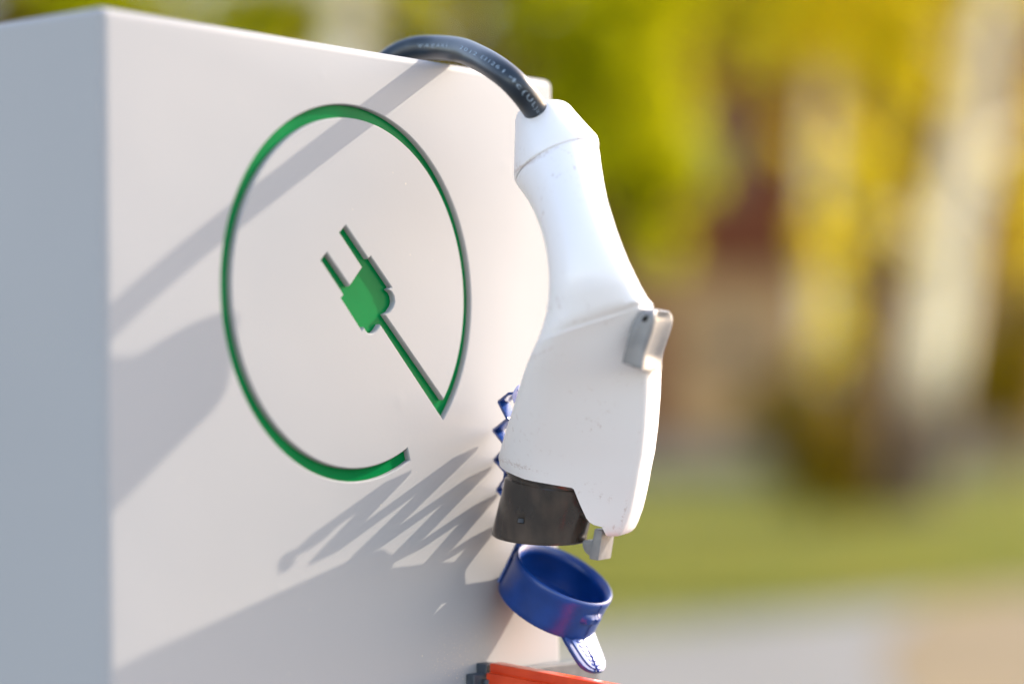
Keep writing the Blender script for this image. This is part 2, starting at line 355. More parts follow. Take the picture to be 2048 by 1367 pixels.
# rubbed-in dirt along the rims: bands in the plug's own frame
m = M['white']; L = m.node_tree.links.new; tcg = node(m, 'ShaderNodeTexCoord')
ng = node(m, 'ShaderNodeTexNoise', Scale=900, Detail=6, Roughness=.75); L(tcg.outputs['Object'], ng.inputs['Vector'])
ng2 = node(m, 'ShaderNodeTexNoise', Scale=70, Detail=2); L(tcg.outputs['Object'], ng2.inputs['Vector'])
acc = GR.outputs[0]; mixg = [l.to_node for l in GR.outputs[0].links][0]
for A_, B_, wd, th, reach in (((1030, 347), (1140, 291), .0016, .50, .020), ((1075, 712), (1180, 655), .0040, .60, .020), ((1000, 918), (1110, 950), .0028, .57, .030), ((1240, 1050), (1262, 950), .0018, .58, .014)):
    a = at(*A_, plug_D(*A_)) - plug.location; b2 = at(*B_, plug_D(*B_)) - plug.location
    dr_ = (b2 - a).normalized(); nn_ = dr_.cross(Vector((0, 1, 0))).normalized()
    dt = node(m, 'ShaderNodeVectorMath', operation='DOT_PRODUCT'); dt.inputs[1].default_value = nn_; L(tcg.outputs['Object'], dt.inputs[0])
    sb_ = node(m, 'ShaderNodeMath', operation='SUBTRACT'); sb_.inputs[1].default_value = a.dot(nn_); L(dt.outputs['Value'], sb_.inputs[0])
    ab = node(m, 'ShaderNodeMath', operation='ABSOLUTE'); L(sb_.outputs[0], ab.inputs[0])
    mr = node(m, 'ShaderNodeMapRange'); mr.inputs[1].default_value = 0; mr.inputs[2].default_value = wd; mr.inputs[3].default_value = 1; mr.inputs[4].default_value = 0; L(ab.outputs[0], mr.inputs[0])
    ds = node(m, 'ShaderNodeVectorMath', operation='DISTANCE'); ds.inputs[1].default_value = (a * .7 + b2 * .3) - YP * .016; L(tcg.outputs['Object'], ds.inputs[0])
    mr2 = node(m, 'ShaderNodeMapRange'); mr2.inputs[1].default_value = reach * .4; mr2.inputs[2].default_value = reach * 1.2; mr2.inputs[3].default_value = 1; mr2.inputs[4].default_value = 0; L(ds.outputs['Value'], mr2.inputs[0])
    m1 = node(m, 'ShaderNodeMath', operation='MULTIPLY'); L(mr.outputs[0], m1.inputs[0]); L(mr2.outputs[0], m1.inputs[1])
    # speckle threshold loosens towards the middle of the band
    su = node(m, 'ShaderNodeMath', operation='MULTIPLY_ADD'); su.inputs[1].default_value = .22; L(m1.outputs[0], su.inputs[0]); L(ng.outputs['Fac'], su.inputs[2])
    th_ = node(m, 'ShaderNodeMapRange'); th_.inputs[1].default_value = th + .10; th_.inputs[2].default_value = th + .17; th_.inputs[4].default_value = .55; L(su.outputs[0], th_.inputs[0])
    m2 = node(m, 'ShaderNodeMath', operation='MULTIPLY'); L(th_.outputs[0], m2.inputs[0])
    gt = node(m, 'ShaderNodeMath', operation='GREATER_THAN'); gt.inputs[1].default_value = .02; L(m1.outputs[0], gt.inputs[0]); L(gt.outputs[0], m2.inputs[1])
    mxm = node(m, 'ShaderNodeMath', operation='MAXIMUM'); L(acc, mxm.inputs[0]); L(m2.outputs[0], mxm.inputs[1]); acc = mxm.outputs[0]
L(acc, mixg.inputs[0])
# cable sleeve
SL = [((1064, 222), (1117, 209), 7, 10), ((1050, 226), (1131, 207.5), 10, 10), ((1040, 230), (1138, 209), 12.5, 10), ((1033, 237), (1144, 213), 14.5, 10), ((1030, 247), (1150, 220), 16, 10),
      ((1028.5, 300), (1175, 248), 19, 9.5), ((1027, 346), (1197, 272), 21, 9), ((1027, 356), (1199, 280), 21.3, 9), ((1028, 364), (1199.5, 285.5), 21.2, 9), ((1031, 367), (1197, 288), 20.5, 9)]
part('cable_sleeve', loft('cable_sleeve', [station(a, b, t * mm_, lt=l) for a, b, t, l in SL]), M['white'], plug, 40)
# handle shell
HS = [((1033, 367), (1196, 287), 20.2, 0, 0, 9), ((1031.5, 370), (1198.5, 290), 20.8, 0, 0, 9), ((1037, 378), (1201, 304), 20.2, 0, 0, 9), ((1046, 390), (1202.5, 320), 19.4, 0, 0, 9), ((1056, 405), (1205, 337), 18.6, 0, 0, 8),
      ((1066, 424), (1208, 358), 17.6, 0, 0, 8), ((1075, 445), (1212, 381), 16.8, 0, 0, 7.5), ((1083, 466), (1217, 405), 16.2, 0, 0, 7), ((1089, 489), (1225, 432), 15.9, 0, 0, 6),
      ((1094, 516), (1234, 462), 15.8, 0, 0, 6), ((1097, 545), (1245, 492), 16, 15, .05, 5), ((1097.5, 574), (1257, 522), 16.6, 15, .12, 4), ((1096, 602), (1270, 549), 17.4, 14.5, .25, 3),
      ((1091.5, 630), (1283, 574), 18.3, 14, .45, 3), ((1085, 652), (1296, 596), 19.2, 13.5, .65, 2), ((1079, 670), (1306, 607), 20, 13, .8, 2), ((1075, 681), (1308, 612), 20.3, 12.8, .88, 2), ((1069, 693), (1309, 619), 20.5, 12.6, .93, 1), ((1067, 696), (1311, 621), 21.5, 12.8, .95, 1), ((1063, 706), (1310.5, 632), 21.7, 12.5, 1, 1), ((1053, 729), (1314, 662), 22.2, 12.5, 1, 0),
      ((1043, 757), (1319, 712), 22.8, 12.4, 1, 0), ((1034.5, 786), (1323, 748), 23.2, 12.4, 1, -1), ((1024, 818), (1321, 795), 23.6, 12.2, 1, -1), ((1013, 853), (1316, 856), 24, 12, 1, -2), ((1003.5, 885), (1309, 908), 24.2, 11.8, 1, -3),
      ((997, 908), (1302, 940), 24.3, 11.7, 1, -3), ((1000, 930), (1298, 964), 24, 11.6, 1, -3), ((1008, 962), (1293, 988), 23.5, 11.4, 1, -3), ((1018, 996), (1286, 1018), 23, 11.2, 1, -3),
      ((1034, 1028), (1276, 1046), 22, 10.9, 1, -3), ((1050, 1046), (1270, 1058), 21, 10.5, 1, -3), ((1065, 1056), (1263, 1065), 19.5, 9.8, 1, -3), ((1078, 1060), (1256, 1068), 18, 9, 1, -3)]
shell = loft('handle_shell', [station(a, b, t * mm_, tb * mm_ if tb else None, k, l) for a, b, t, tb, k, l in HS])
TBTN = .0150                                            # half width of the release button
DB = plug_D(1290, 680)
near = at(1290, 680, DB) - YP * TBTN
def side(x, y, eta=-TBTN):                              # traced point on the plane YP = eta of the plug
    return on_plane(x, y, near + YP * (eta + TBTN), YP)
btn_px = [(1243.5, 725), (1247.5, 706), (1252, 689), (1257, 668), (1262, 650), (1267, 640), (1273, 630), (1280, 622), (1286, 617.5)]
hump_px = [(q.x, q.y) for q in catmull([(1299, 616, 0), (1306, 618, 0), (1311, 624, 0), (1313, 634, 0), (1311, 648, 0), (1306, 665, 0), (1299.5, 684, 0), (1293, 704, 0), (1289, 722, 0), (1287, 739.5, 0)], 3)]
slot_px = [(1241.5, 727), (1246, 705), (1255.5, 667), (1260.5, 649), (1271.5, 629), (1279, 620.5), (1289, 613), (1330, 611), (1360, 640), (1350, 741.5), (1283, 741.5)]
slot = prism('s', [side(x, y, -.030) for x, y in slot_px], YP * .06)
LT = YP + ZZ * math.tan(R_(3.5))
nearB = at(1150, 975, plug_D(1150, 975)) - YP * .018
fc = [on_plane(x, y, nearB, YP) - LT * .016 for x, y in [(940, 915), (983, 928.5), (1060, 955), (1147, 974), (1150, 977), (1156, 1006), (1164, 1038), (1169, 1047), (1176, 1053), (1190, 1058), (1203, 1120), (940, 1120)]]
sh2 = cut(shell, [slot, prism('f', fc, LT * .074)])
bm = bmesh.new(); bm.from_mesh(sh2); bmesh.ops.remove_doubles(bm, verts=bm.verts, dist=2e-5); bmesh.ops.dissolve_degenerate(bm, edges=bm.edges, dist=1e-5)
bm.to_mesh(sh2); bm.free(); sh2.name = 'handle_shell'
part('handle_shell', sh2, M['white'], plug, 32)
# button: slices across the width, with a thumb scoop in the back
def btn_slice(eta):
    e = abs(eta) / TBTN; pts = [side(x, y, -TBTN) for x, y in btn_px]; n0 = len(pts)
    nh = len(hump_px)
    for i, (x, y) in enumerate(hump_px):
        p = side(x, y, -TBTN); f = i / (nh - 1)
        w = min(1, 1.9 * math.sin(math.pi * min(max((f - .16) / .80, 0), 1))) ** .8
        d = .0036 * w * max(0, 1 - (e / .90) ** 2)
        q = max(0, (e - .62) / .38); rr = .0024 * (1 - math.sqrt(max(0, 1 - q * q))) * (1 if f < .75 else max(.25, 1 - (f - .75) * 3))
        pts.append(p - BX * (d + rr) - ZZ * rr * max(0, 1 - f * 2.6) * 1.7)
    if e > .95:
        q = (e - .95) / .05; s = .0005 * (1 - math.sqrt(max(0, 1 - q * q)))
        c = sum(pts, Vector()) / len(pts); pts = [p + (c - p).normalized() * s for p in pts]
    return [p + YP * (eta + TBTN) for p in pts]
etas = [TBTN * v for v in (-1, -.985, -.96, -.93, -.88, -.84, -.8, -.75, -.68, -.6, -.5, -.35, -.18, 0, .18, .35, .5, .6, .68, .75, .8, .84, .88, .93, .96, .985, 1)]
btn = loft('release_button', [btn_slice(e) for e in etas])
hole = [side(1284 + 9.5 * math.cos(a) * .75 - 3.5 * math.sin(a) * .9, 637 - 7 * math.sin(a) - 9 * math.cos(a) * .62, -.02) for a in np.linspace(0, 2 * math.pi, 28, endpoint=False)]
hole = [side(1283.5 + 8.5 * math.cos(a) * math.cos(-.9) - 5 * math.sin(a) * math.sin(-.9), 636 + 8.5 * math.cos(a) * math.sin(-.9) + 5 * math.sin(a) * math.cos(-.9), -.02) for a in np.linspace(0, 2 * math.pi, 28, endpoint=False)]
btn = cut(btn, [prism('h', hole, YP * .0150)])
part('release_button', btn, M['grey'], plug, 38)
part('button_well', prism('button_well', [side(x, y, -.0108) for x, y in [(1250, 722), (1260, 676), (1264, 664), (1276, 664), (1271, 700), (1266, 734)]], YP * .0216), M['gap'], plug)
# parting line down the narrow back of the shell
pl_ = [((1303.8, 745)), ((1302, 800)), ((1297, 860)), ((1289, 915)), ((1281, 965)), ((1271, 1015)), ((1262, 1055))]

# barrel
BT = [((1011, 922), (1196, 955), 21.6), ((1013, 934), (1197, 968), 21.6), ((1013.5, 938), (1196, 973), 21.4), ((1017, 940), (1192, 975), 20.9), ((1016, 945), (1191, 979), 20.9), ((1010.5, 948), (1194, 981), 21.6), ((1003, 982), (1190, 1010), 21.8), ((992, 1025), (1181, 1048), 22), ((985, 1052), (1174, 1073), 22.1), ((983.5, 1056), (1174, 1077), 22.3), ((983.5, 1062), (1173.5, 1082), 22.3), ((986, 1065), (1172, 1084), 22)]
rings = [station(a, b, t * mm_, lt=-5.5) for a, b, t in BT]
def shrink(r, s, dz=0):
    c = sum(r, Vector()) / len(r); return [c + (p - c) * s + ZZ * dz for p in r]
rings += [shrink(rings[-1], .9), shrink(rings[-3], .89, .004), shrink(rings[5], .88, -.002)]
bar = loft('connector_barrel', rings)
def side2(x, y, back=0):
    return at(x, y, plug_D(1080, y) - .021 + back)
win = prism('w', [side2(1030, 1027, -.004), side2(1050.5, 1029, -.004), side2(1049, 1047.5, -.004), side2(1029, 1045, -.004)], Vector((0, .0058, 0)))
bar = cut(bar, [win])
bo = part('connector_barrel', bar, M['barrel'], plug, 35)
wl = prism('inspection_window', [side2(1037, 1036, .0008), side2(1048, 1037, .0008), side2(1047.5, 1045.5, .0008), side2(1035, 1044, .0008)], Vector((0, .001, 0)), .0002)
part('inspection_window', wl, M['slate'], plug)
bpy.data.objects['inspection_window'].parent = bo
# hook
hk_near = at(1195, 1090, plug_D(1195, 1090)) - YP * .0098
def hk(x, y, eta=0): return on_plane(x, y, hk_near + YP * eta, YP)
hook = prism('locking_hook', [hk(*p) for p in [(1189, 1056), (1206, 1060), (1203, 1078), (1196.5, 1120.5), (1178, 1117), (1180, 1096), (1184, 1085)]], YP * .0195, .0005)
hook2 = prism('n', [hk(*p, .0012) for p in [(1187, 1070.5), (1190, 1075), (1183, 1112), (1176, 1109), (1169, 1102), (1165, 1092), (1164.5, 1083), (1167, 1079.5), (1171, 1079), (1184, 1081)]], YP * .014, .0004)
bm = bmesh.new(); bm.from_mesh(hook); bm.from_mesh(hook2); me = bpy.data.meshes.new('locking_hook'); bm.to_mesh(me); bm.free()
part('locking_hook', me, M['grey'], plug, 30)

# ------------------------------------------------------------------ cable
def fd(x, y, off): return at(x, y, face_depth(x, y) + off)
cp = [at(735, 262, 1.262), at(742, 190, 1.260), at(762, 140, 1.257), at(790, 113, 1.257), at(830, 97.5, 1.253), at(879, 95.5, 1.243), at(923, 101, 1.221), at(955, 114.5, 1.198), at(986, 132, 1.178), at(1020, 158, 1.166), at(1048, 188, 1.167), at(1072, 221, 1.178), at(1088, 250, 1.189), at(1100, 280, 1.189)]
path = catmull(cp, 22)
CR = .0060
cab = link('charging_cable', tube('charging_cable', path, CR, 56), M['cable'], None, 60)
cab_root = cab
tag(cab, 'thick black rubber cable arching over the cabinet top into the plug', 'cable')
S_ = [0]
for i in range(1, len(path)): S_.append(S_[-1] + (path[i] - path[i - 1]).length)
def screen_x(p):
    d = p - CAM; return 1024 + F_PX * d.dot(cX) / d.dot(cF)
xs_ = [screen_x(p) for p in path]; k0 = 68
def s_of_x(x): return float(np.interp(x, xs_[k0:], S_[k0:]))
def frame_at(s):
    i = min(max(int(np.searchsorted(S_, s)) - 1, 0), len(path) - 2); t = (s - S_[i]) / (S_[i + 1] - S_[i])
    p = path[i].lerp(path[i + 1], t); T = (path[min(i + 2, len(path) - 1)] - path[max(i - 1, 0)]).normalized()
    v = (CAM - p).normalized(); v = (v - T * v.dot(T)).normalized(); out = v.cross(T)
    if out.z < 0: out = -out
    return p, T, v, out
for w_, xa, xb, hh in (('YAZAKI', 849, 916, .0016), ('2012', 941, 973, .0017), ('E312614', 981, 1031, .0018), ('c(UL)us', 1033, 1067, .0023)):
    cu = bpy.data.curves.new('txt', 'FONT'); cu.body = w_; cu.size = 1; cu.space_character = 1.35
    to = bpy.data.objects.new('txt', cu); C.objects.link(to); bpy.context.view_layer.update()
    me = bpy.data.meshes.new_from_object(to.evaluated_get(bpy.context.evaluated_depsgraph_get())); bpy.data.objects.remove(to)
    X0 = min(v.co.x for v in me.vertices); X1 = max(v.co.x for v in me.vertices); Ym = .36
    sa, sb = s_of_x(xa), s_of_x(xb)
    for v in me.vertices:
        s = sa + (sb - sa) * (v.co.x - X0) / (X1 - X0); p, T, vv, out = frame_at(s)
        ang = .14 + (v.co.y - Ym) * hh / .72 / CR
        v.co = p + (vv * math.cos(ang) + out * math.sin(ang)) * (CR + .00013)
    me.name = 'cable_print'; link('cable_print', me, M['print'], cab)

# ------------------------------------------------------------------ blue dust cap with its zigzag tether
DC = 1.243
cc = at(1130, 1145, DC)
NA = Vector((.44, -.345, .83)).normalized()
ax1 = NA.cross(Vector((0, 0, 1)).cross(NA)).normalized(); ax1 = (Vector((1, 0, 0)) - NA * NA.x).normalized(); ax2 = NA.cross(ax1)
RC = 107.5 * DC / F_PX
cap = empty('dust_cap', cc - NA * .03)
tag(cap, 'round blue rubber dust cap hanging open below the plug on a zigzag strap', 'dust cap')
prof = [(0, -.021), (.70, -.021), (.86, -.0205), (.875, -.019), (.885, -.006), (.865, -.005), (.86, -.0035), (.885, -.0022), (.925, -.0006), (.955, 0), (.985, -.0004), (1.0, -.0018), (1.0, -.0035), (.985, -.0050), (.985, -.012), (.995, -.021), (1.0, -.0235), (.99, -.0248), (.9, -.0255), (0, -.0262)]
prof = [(r, z * .84 if z < -.006 else z) for r, z in prof]
n = 96; V = []; Fc = []
for r, z in prof:
    for k in range(n):
        a = 2 * math.pi * k / n; V.append(cc + (ax1 * math.cos(a) + ax2 * math.sin(a)) * RC * max(r, .001) + NA * z)
for i in range(len(prof) - 1):
    for k in range(n): Fc.append((i * n + k, i * n + (k + 1) % n, (i + 1) * n + (k + 1) % n, (i + 1) * n + k))
part('cap_body', fix(mesh('cap_body', V, Fc)), M['blue'], cap, 50)
def cyl(a, z, rr=1.0): return cc + (ax1 * math.cos(a) + ax2 * math.sin(a)) * RC * rr + NA * z
def cap_ang(x, y):
    best = None
    for k in range(720):
        a = k * math.pi / 360
        for z in (-.004, -.008, -.012, -.016):
            p = cyl(a, z); out = (ax1 * math.cos(a) + ax2 * math.sin(a))
            if out.dot(CAM - p) < 0: continue
            d = p - CAM; X = 1024 + F_PX * d.dot(cX) / d.dot(cF); Y = 683.5 - F_PX * d.dot(cY) / d.dot(cF)
            q = (X - x) ** 2 + (Y - y) ** 2
            if best is None or q < best[0]: best = (q, a, z)
    return best[1], best[2]
a_l, z_l = cap_ang(1194, 1226)
V = []; Fc = []
lug = [(-.17, 0), (-.13, .5), (-.10, 1), (-.03, 1), (0, .75), (.03, 1), (.10, 1), (.13, .5), (.17, 0)]
zz = [(-.0095, 0), (-.0088, 1), (-.0062, 1), (-.0048, .0)]
for da, ha in lug:
    for dz, hz_ in zz: V.append(cyl(a_l + da * 1.7, dz * 1.1 - .001, .98 + .085 * ha * hz_))
for i in range(len(lug) - 1):
    for j in range(3): Fc.append((i * 4 + j, i * 4 + j + 1, (i + 1) * 4 + j + 1, (i + 1) * 4 + j))
part('catch_lug', fix(mesh('catch_lug', V, Fc)), M['blue'], cap, 50)
# mould seam running down the cap beside the lug
sm = [cyl(a_l + .05 + .012 * math.sin(i * 1.7), -.0005 - .0185 * i / 14, 1.006 + (.075 if 5 <= i <= 6 else 0)) for i in range(15)]
part('mould_seam', tube('mould_seam', sm, .00022, 8), M['blue'], cap, 60)

# pull tab
HV = (SUN + (CAM - at(1170, 1300, DC)).normalized()).normalized()
tp = cyl(a_l, -.0195, .93)
d_ = (tp - CAM)
def tb(x, y, off=0): return on_plane(x, y, tp + HV * off, HV)
tabpx = [(1124, 1262), (1133, 1279), (1146, 1301), (1158, 1320), (1166, 1330), (1176, 1337), (1188, 1341.5), (1199, 1342), (1208, 1340), (1211.5, 1333), (1211, 1322), (1205, 1306), (1196, 1284), (1186, 1258), (1160, 1250)]
tabm = prism('pull_tab', [tb(x, y, -.0012) for x, y in tabpx], HV * -.0022, .0005)
tab = part('pull_tab', tabm, M['blue'], cap, 40)
inner = [(1144, 1279), (1153, 1294), (1164, 1311), (1174, 1326), (1181, 1333), (1190, 1336.5), (1203, 1336.5), (1208, 1331), (1207.5, 1322), (1201, 1304), (1192, 1281), (1185, 1262)]
inner = [(1143, 1281), (1155, 1300), (1167, 1318), (1175, 1328), (1183, 1334.5), (1191, 1337.5), (1203, 1337.5), (1209, 1333), (1209, 1322), (1203, 1305), (1194, 1283), (1186, 1261)]
M['pad'] = mat('polished_blue_rubber', (.10, .16, .40), .30, .9)
pad = prism('grip_pad', [tb(x, y, -.0011) for x, y in inner], HV * .0006, .0002)
po = part('grip_pad', pad, M['pad'], cap, 40); po.parent = tab
M['line'] = mat('recessed_blue_line', (.008, .03, .20), .8, .1)
bm = bmesh.new()
for i in range(6):
    X, Y = 1158 + i * 6.1, 1283.5 + i * 9.15
    for pts in ([(X - 4.5, Y - 4.5), (X - 4.2, Y - 2), (X - 2.3, Y), (X, Y + .6), (X + 11, Y + .5)], [(X + 17 - i * .2, Y + .3), (X + 28 - i * 1.6, Y)]):
        t_ = tube('t', [tb(x, y, -.00045) for x, y in pts], .00034 if len(pts) > 2 else .00022, 6); bm.from_mesh(t_)
random.seed(3)
cl = [tb(1163 + 33 * (i / 30) ** .93 + random.uniform(-1.2, 1.2), 1269 + 73 * i / 30, -.00042) for i in range(31)]
t_ = tube('t', cl, [.00042 + .00020 * (i / 30) for i in range(31)], 6); bm.from_mesh(t_)
me = bpy.data.meshes.new('grip_marks'); bm.to_mesh(me); bm.free()
go = part('grip_marks', me, M['line'], cap); go.parent = tab

# strap: a flat ribbon standing on edge, folded into a zigzag
def fo(x, y, h):                        # traced point h metres proud of the cabinet front
    return on_plane(x, y, P0 + FN * h, FN)
WD = Vector((math.sin(R_(24)), math.cos(R_(24)), 0))
sp = [(1037, 778, .036), (1026, 787, .033), (1018, 786.5, .031), (997, 803, .0178), (1015, 837.5, .031), (986.5, 860, .0062), (1010, 890, .0245), (1008, 896, .0235), (988.5, 919, .0040), (1011, 944, .0185), (1009, 957, .0175), (994, 979, .0035), (1016, 1004, .014), (1014, 1014, .013), (1000, 1036, .004), (1022, 1058, .012), (1036, 1080, .013), (1034, 1087, .012), (1015, 1127, .007), (997, 1163, .0035)]
P = [fo(*q) for q in sp]
# round the folds
Q = [P[0]]
for i in range(1, len(P) - 1):
    a, b, c = P[i - 1], P[i], P[i + 1]; e = min(.0017, (a - b).length * .45, (c - b).length * .45)
    p = b + (a - b).normalized() * e; q = b + (c - b).normalized() * e
    for k in range(5):
        t = k / 4; Q.append(p * (1 - t) ** 2 + b * 2 * t * (1 - t) + q * t * t)
Q.append(P[-1])
rings = []; TK, WW = .00075, .0100
for i, p in enumerate(Q):
    T = (Q[min(i + 1, len(Q) - 1)] - Q[max(i - 1, 0)]).normalized(); nn = T.cross(WD).normalized()
    sec = [(-TK, 0), (-TK * .7, -.0006), (TK * .7, -.0006), (TK, 0), (TK, WW), (-TK, WW)]
    rings.append([p + nn * a + WD * b for a, b in sec])
st = part('tether_strap', loft('tether_strap', rings), M['blue'], cap, 40)
leaf = prism('strap_end', [fo(x, y, .036) for x, y in [(1040, 767), (1034, 770), (1028, 779), (1024, 788), (1024.5, 798), (1027.5, 807), (1033, 803), (1040, 790)]], WD * .0035, .0004)
lf = part('strap_end', leaf, M['blue'], cap, 40); lf.parent = st

# ------------------------------------------------------------------ background
def foliage_mat(name, c1, c2, tr=.5):
    m = bpy.data.materials.new(name); m.use_nodes = True; nt = m.node_tree; nt.nodes.clear(); L = nt.links.new
    out = nt.nodes.new('ShaderNodeOutputMaterial'); d = nt.nodes.new('ShaderNodeBsdfDiffuse'); t = nt.nodes.new('ShaderNodeBsdfTranslucent')
    mx = nt.nodes.new('ShaderNodeMixShader'); mx.inputs[0].default_value = tr
    tc = nt.nodes.new('ShaderNodeTexCoord'); n = nt.nodes.new('ShaderNodeTexNoise'); n.inputs['Scale'].default_value = 1.6; n.inputs['Detail'].default_value = 3
    r = nt.nodes.new('ShaderNodeValToRGB'); r.color_ramp.elements[0].position = .38; r.color_ramp.elements[1].position = .62
    r.color_ramp.elements[0].color = (*c1, 1); r.color_ramp.elements[1].color = (*c2, 1)
    L(tc.outputs['Object'], n.inputs['Vector']); L(n.outputs['Fac'], r.inputs[0]); L(r.outputs[0], d.inputs[0]); L(r.outputs[0], t.inputs[0])
    L(d.outputs[0], mx.inputs[1]); L(t.outputs[0], mx.inputs[2]); L(mx.outputs[0], out.inputs[0]); return m
M['leaf_gold'] = foliage_mat('golden_birch_leaves', (.66, .54, .010), (.88, .76, .04), .62)
M['leaf_lime'] = foliage_mat('lime_leaves', (.34, .34, .003), (.62, .60, .012), .55)
M['leaf_dark'] = foliage_mat('olive_leaves', (.11, .075, .005), (.28, .20, .008), .55)
M['birch'] = mat('birch_bark', (.6, .53, .43), .7, .2); noise_col(M['birch'], (.10, .07, .05), (.90, .78, .56), 6, .30, .42, 6, (.5, .5, 3))
mb = M['birch']; Lb = mb.node_tree.links.new; bb = mb.node_tree.nodes['Principled BSDF']; src = bb.inputs['Base Color'].links[0].from_socket
tcb = node(mb, 'ShaderNodeTexCoord'); sx = node(mb, 'ShaderNodeSeparateXYZ'); Lb(tcb.outputs['Object'], sx.inputs[0])
nb_ = node(mb, 'ShaderNodeTexNoise', Scale=1.4, Detail=5); Lb(tcb.outputs['Object'], nb_.inputs['Vector'])
ad = node(mb, 'ShaderNodeMath', operation='MULTIPLY_ADD'); ad.inputs[1].default_value = 1.2; Lb(nb_.outputs['Fac'], ad.inputs[0]); Lb(sx.outputs['Z'], ad.inputs[2])
mrb = node(mb, 'ShaderNodeMapRange'); mrb.inputs[1].default_value = 1.7; mrb.inputs[2].default_value = 2.6; Lb(ad.outputs[0], mrb.inputs[0])
mxb = node(mb, 'ShaderNodeMix', data_type='RGBA'); mxb.inputs[6].default_value = (.075, .05, .03, 1); Lb(src, mxb.inputs[7]); Lb(mrb.outputs[0], mxb.inputs[0]); Lb(mxb.outputs[2], bb.inputs['Base Color'])
M['bark'] = mat('brown_bark', (.08, .05, .03), .9, .1); noise_col(M['bark'], (.055, .032, .018), (.13, .085, .05), 8, .3, .7, 6, (1, 1, .25))

def leaf_mesh(name, blobs, size):
    """blobs: (centre, (rx, ry, rz), count) -> many separate small leaf faces"""
    P_ = []
    for c, rad, cnt in blobs:
        nsub = max(4, cnt // 70); cs = rng.normal(0, .42, (nsub, 3))
        idx = rng.integers(0, nsub, cnt)
        q = cs[idx] + rng.normal(0, .16, (cnt, 3)); P_.append(np.array(c) + q * np.array(rad))
    P_ = np.concatenate(P_); n = len(P_)
    a = rng.normal(size=(n, 3)); a /= np.linalg.norm(a, axis=1)[:, None]
    b = np.cross(a, rng.normal(size=(n, 3))); b /= np.linalg.norm(b, axis=1)[:, None]
    s = (size * rng.uniform(.6, 1.3, n))[:, None]
    V = np.stack([P_ - a * s, P_ + b * s * .55, P_ + a * s, P_ - b * s * .55], 1).reshape(-1, 3)
    me = bpy.data.meshes.new(name); me.vertices.add(len(V)); me.vertices.foreach_set('co', V.ravel())
    me.loops.add(4 * n); me.loops.foreach_set('vertex_index', np.arange(4 * n)); me.polygons.add(n)
    me.polygons.foreach_set('loop_start', np.arange(0, 4 * n, 4)); me.polygons.foreach_set('loop_total', np.full(n, 4)); me.update(); me.validate()
    return me
def trunk_mesh(name, pts, r0, r1, limbs):
    bm = bmesh.new(); P = catmull(pts, 5); n = len(P)
    bm.from_mesh(tube('t', P, [r0 * (1.25 if i == 0 else 1) + (r1 - r0) * i / (n - 1) for i in range(n)], 14))
    for a, b, r in limbs:
        a = Vector(a); b = Vector(b); mid = (a + b) / 2 + Vector((0, 0, (b - a).length * .08))
        Q = catmull([a, mid, b], 5); bm.from_mesh(tube('t', Q, [r * (1 - .8 * i / (len(Q) - 1)) for i in range(len(Q))], 8))
    me = bpy.data.meshes.new(name); bm.to_mesh(me); bm.free(); return me
def tree(name, label, cat, trunk_pts, r0, r1, bark, leafm, blobs, size, group=None):
    root = empty(name, trunk_pts[0]); tag(root, label, cat, group)
    top = Vector(trunk_pts[-1]); limbs = []
    P = [Vector(p) for p in trunk_pts]
    for c, rad, cnt in blobs[:14]:
        c = Vector(c); i = min(range(len(P)), key=lambda k: abs(P[k].z - (c.z - .2))); i = max(i, 1)
        q = P[i].copy()
        if (c - q).length > .1: limbs.append((q, c, r0 * .28))
    part('trunk', trunk_mesh('trunk', P, r0, r1, limbs), M[bark], root, 60)
    if blobs: part('crown', leaf_mesh('crown', blobs, size), M[leafm], root)
    return root
def ground_pt(x, Y): q = at(x, 900, Y); return Vector((q.x, Y, 0))
def bl(x, y, Y, wpx, hpx, cnt, dep=None):
    c = at(x, y, Y); k = Y / F_PX; return (tuple(c), (wpx * k / 2, dep or wpx * k / 2, hpx * k / 2), cnt)
def up(g, x, y, Y): return at(x, y, Y)

# big pale birch at the right, leaning
Y = 30
tree('birch_tree', 'broad pale cream birch trunk leaning right near the right edge', 'birch tree',
     [ground_pt(1818, Y), at(1862, 760, Y), at(1893, 540, Y), at(1928, 330, Y), at(1962, 150, Y), at(2010, -120, Y), at(2060, -500, Y), at(2080, -1100, Y)], .30, .15, 'birch', 'leaf_gold',
     [bl(2110, 260, Y + 1, 110, 500, 500), bl(1790, 60, Y - 1, 230, 300, 1900), bl(1700, 430, Y - 1.5, 90, 300, 260), bl(1790, 420, Y - 1.5, 70, 260, 160), bl(2040, 380, Y + .8, 90, 300, 300), bl(1700, -150, Y, 400, 300, 1050), bl(2150, -100, Y, 400, 500, 1050), bl(1950, -500, Y, 900, 500, 2520), bl(2050, -1000, Y, 800, 700, 2520)], .075)
Y = 30.5
tree('birch_tree', 'slimmer mottled birch trunk standing left of the broad pale birch', 'birch tree',
     [ground_pt(1655, Y), at(1645, 760, Y), at(1640, 560, Y), at(1642, 330, Y), at(1655, 100, Y), at(1660, -200, Y), at(1650, -600, Y), at(1660, -1000, Y)], .13, .07, 'birch', 'leaf_gold',
     [bl(1575, 310, Y - 1, 110, 140, 300), bl(1700, 320, Y - 1, 130, 140, 420), bl(1630, 60, Y - 1, 330, 240, 1800), bl(1640, 480, Y - 1, 110, 240, 420), bl(1640, 650, Y - 1, 120, 180, 380), bl(1600, -250, Y, 600, 400, 1890), bl(1640, -750, Y, 700, 600, 2520)], .07)
Y = 18
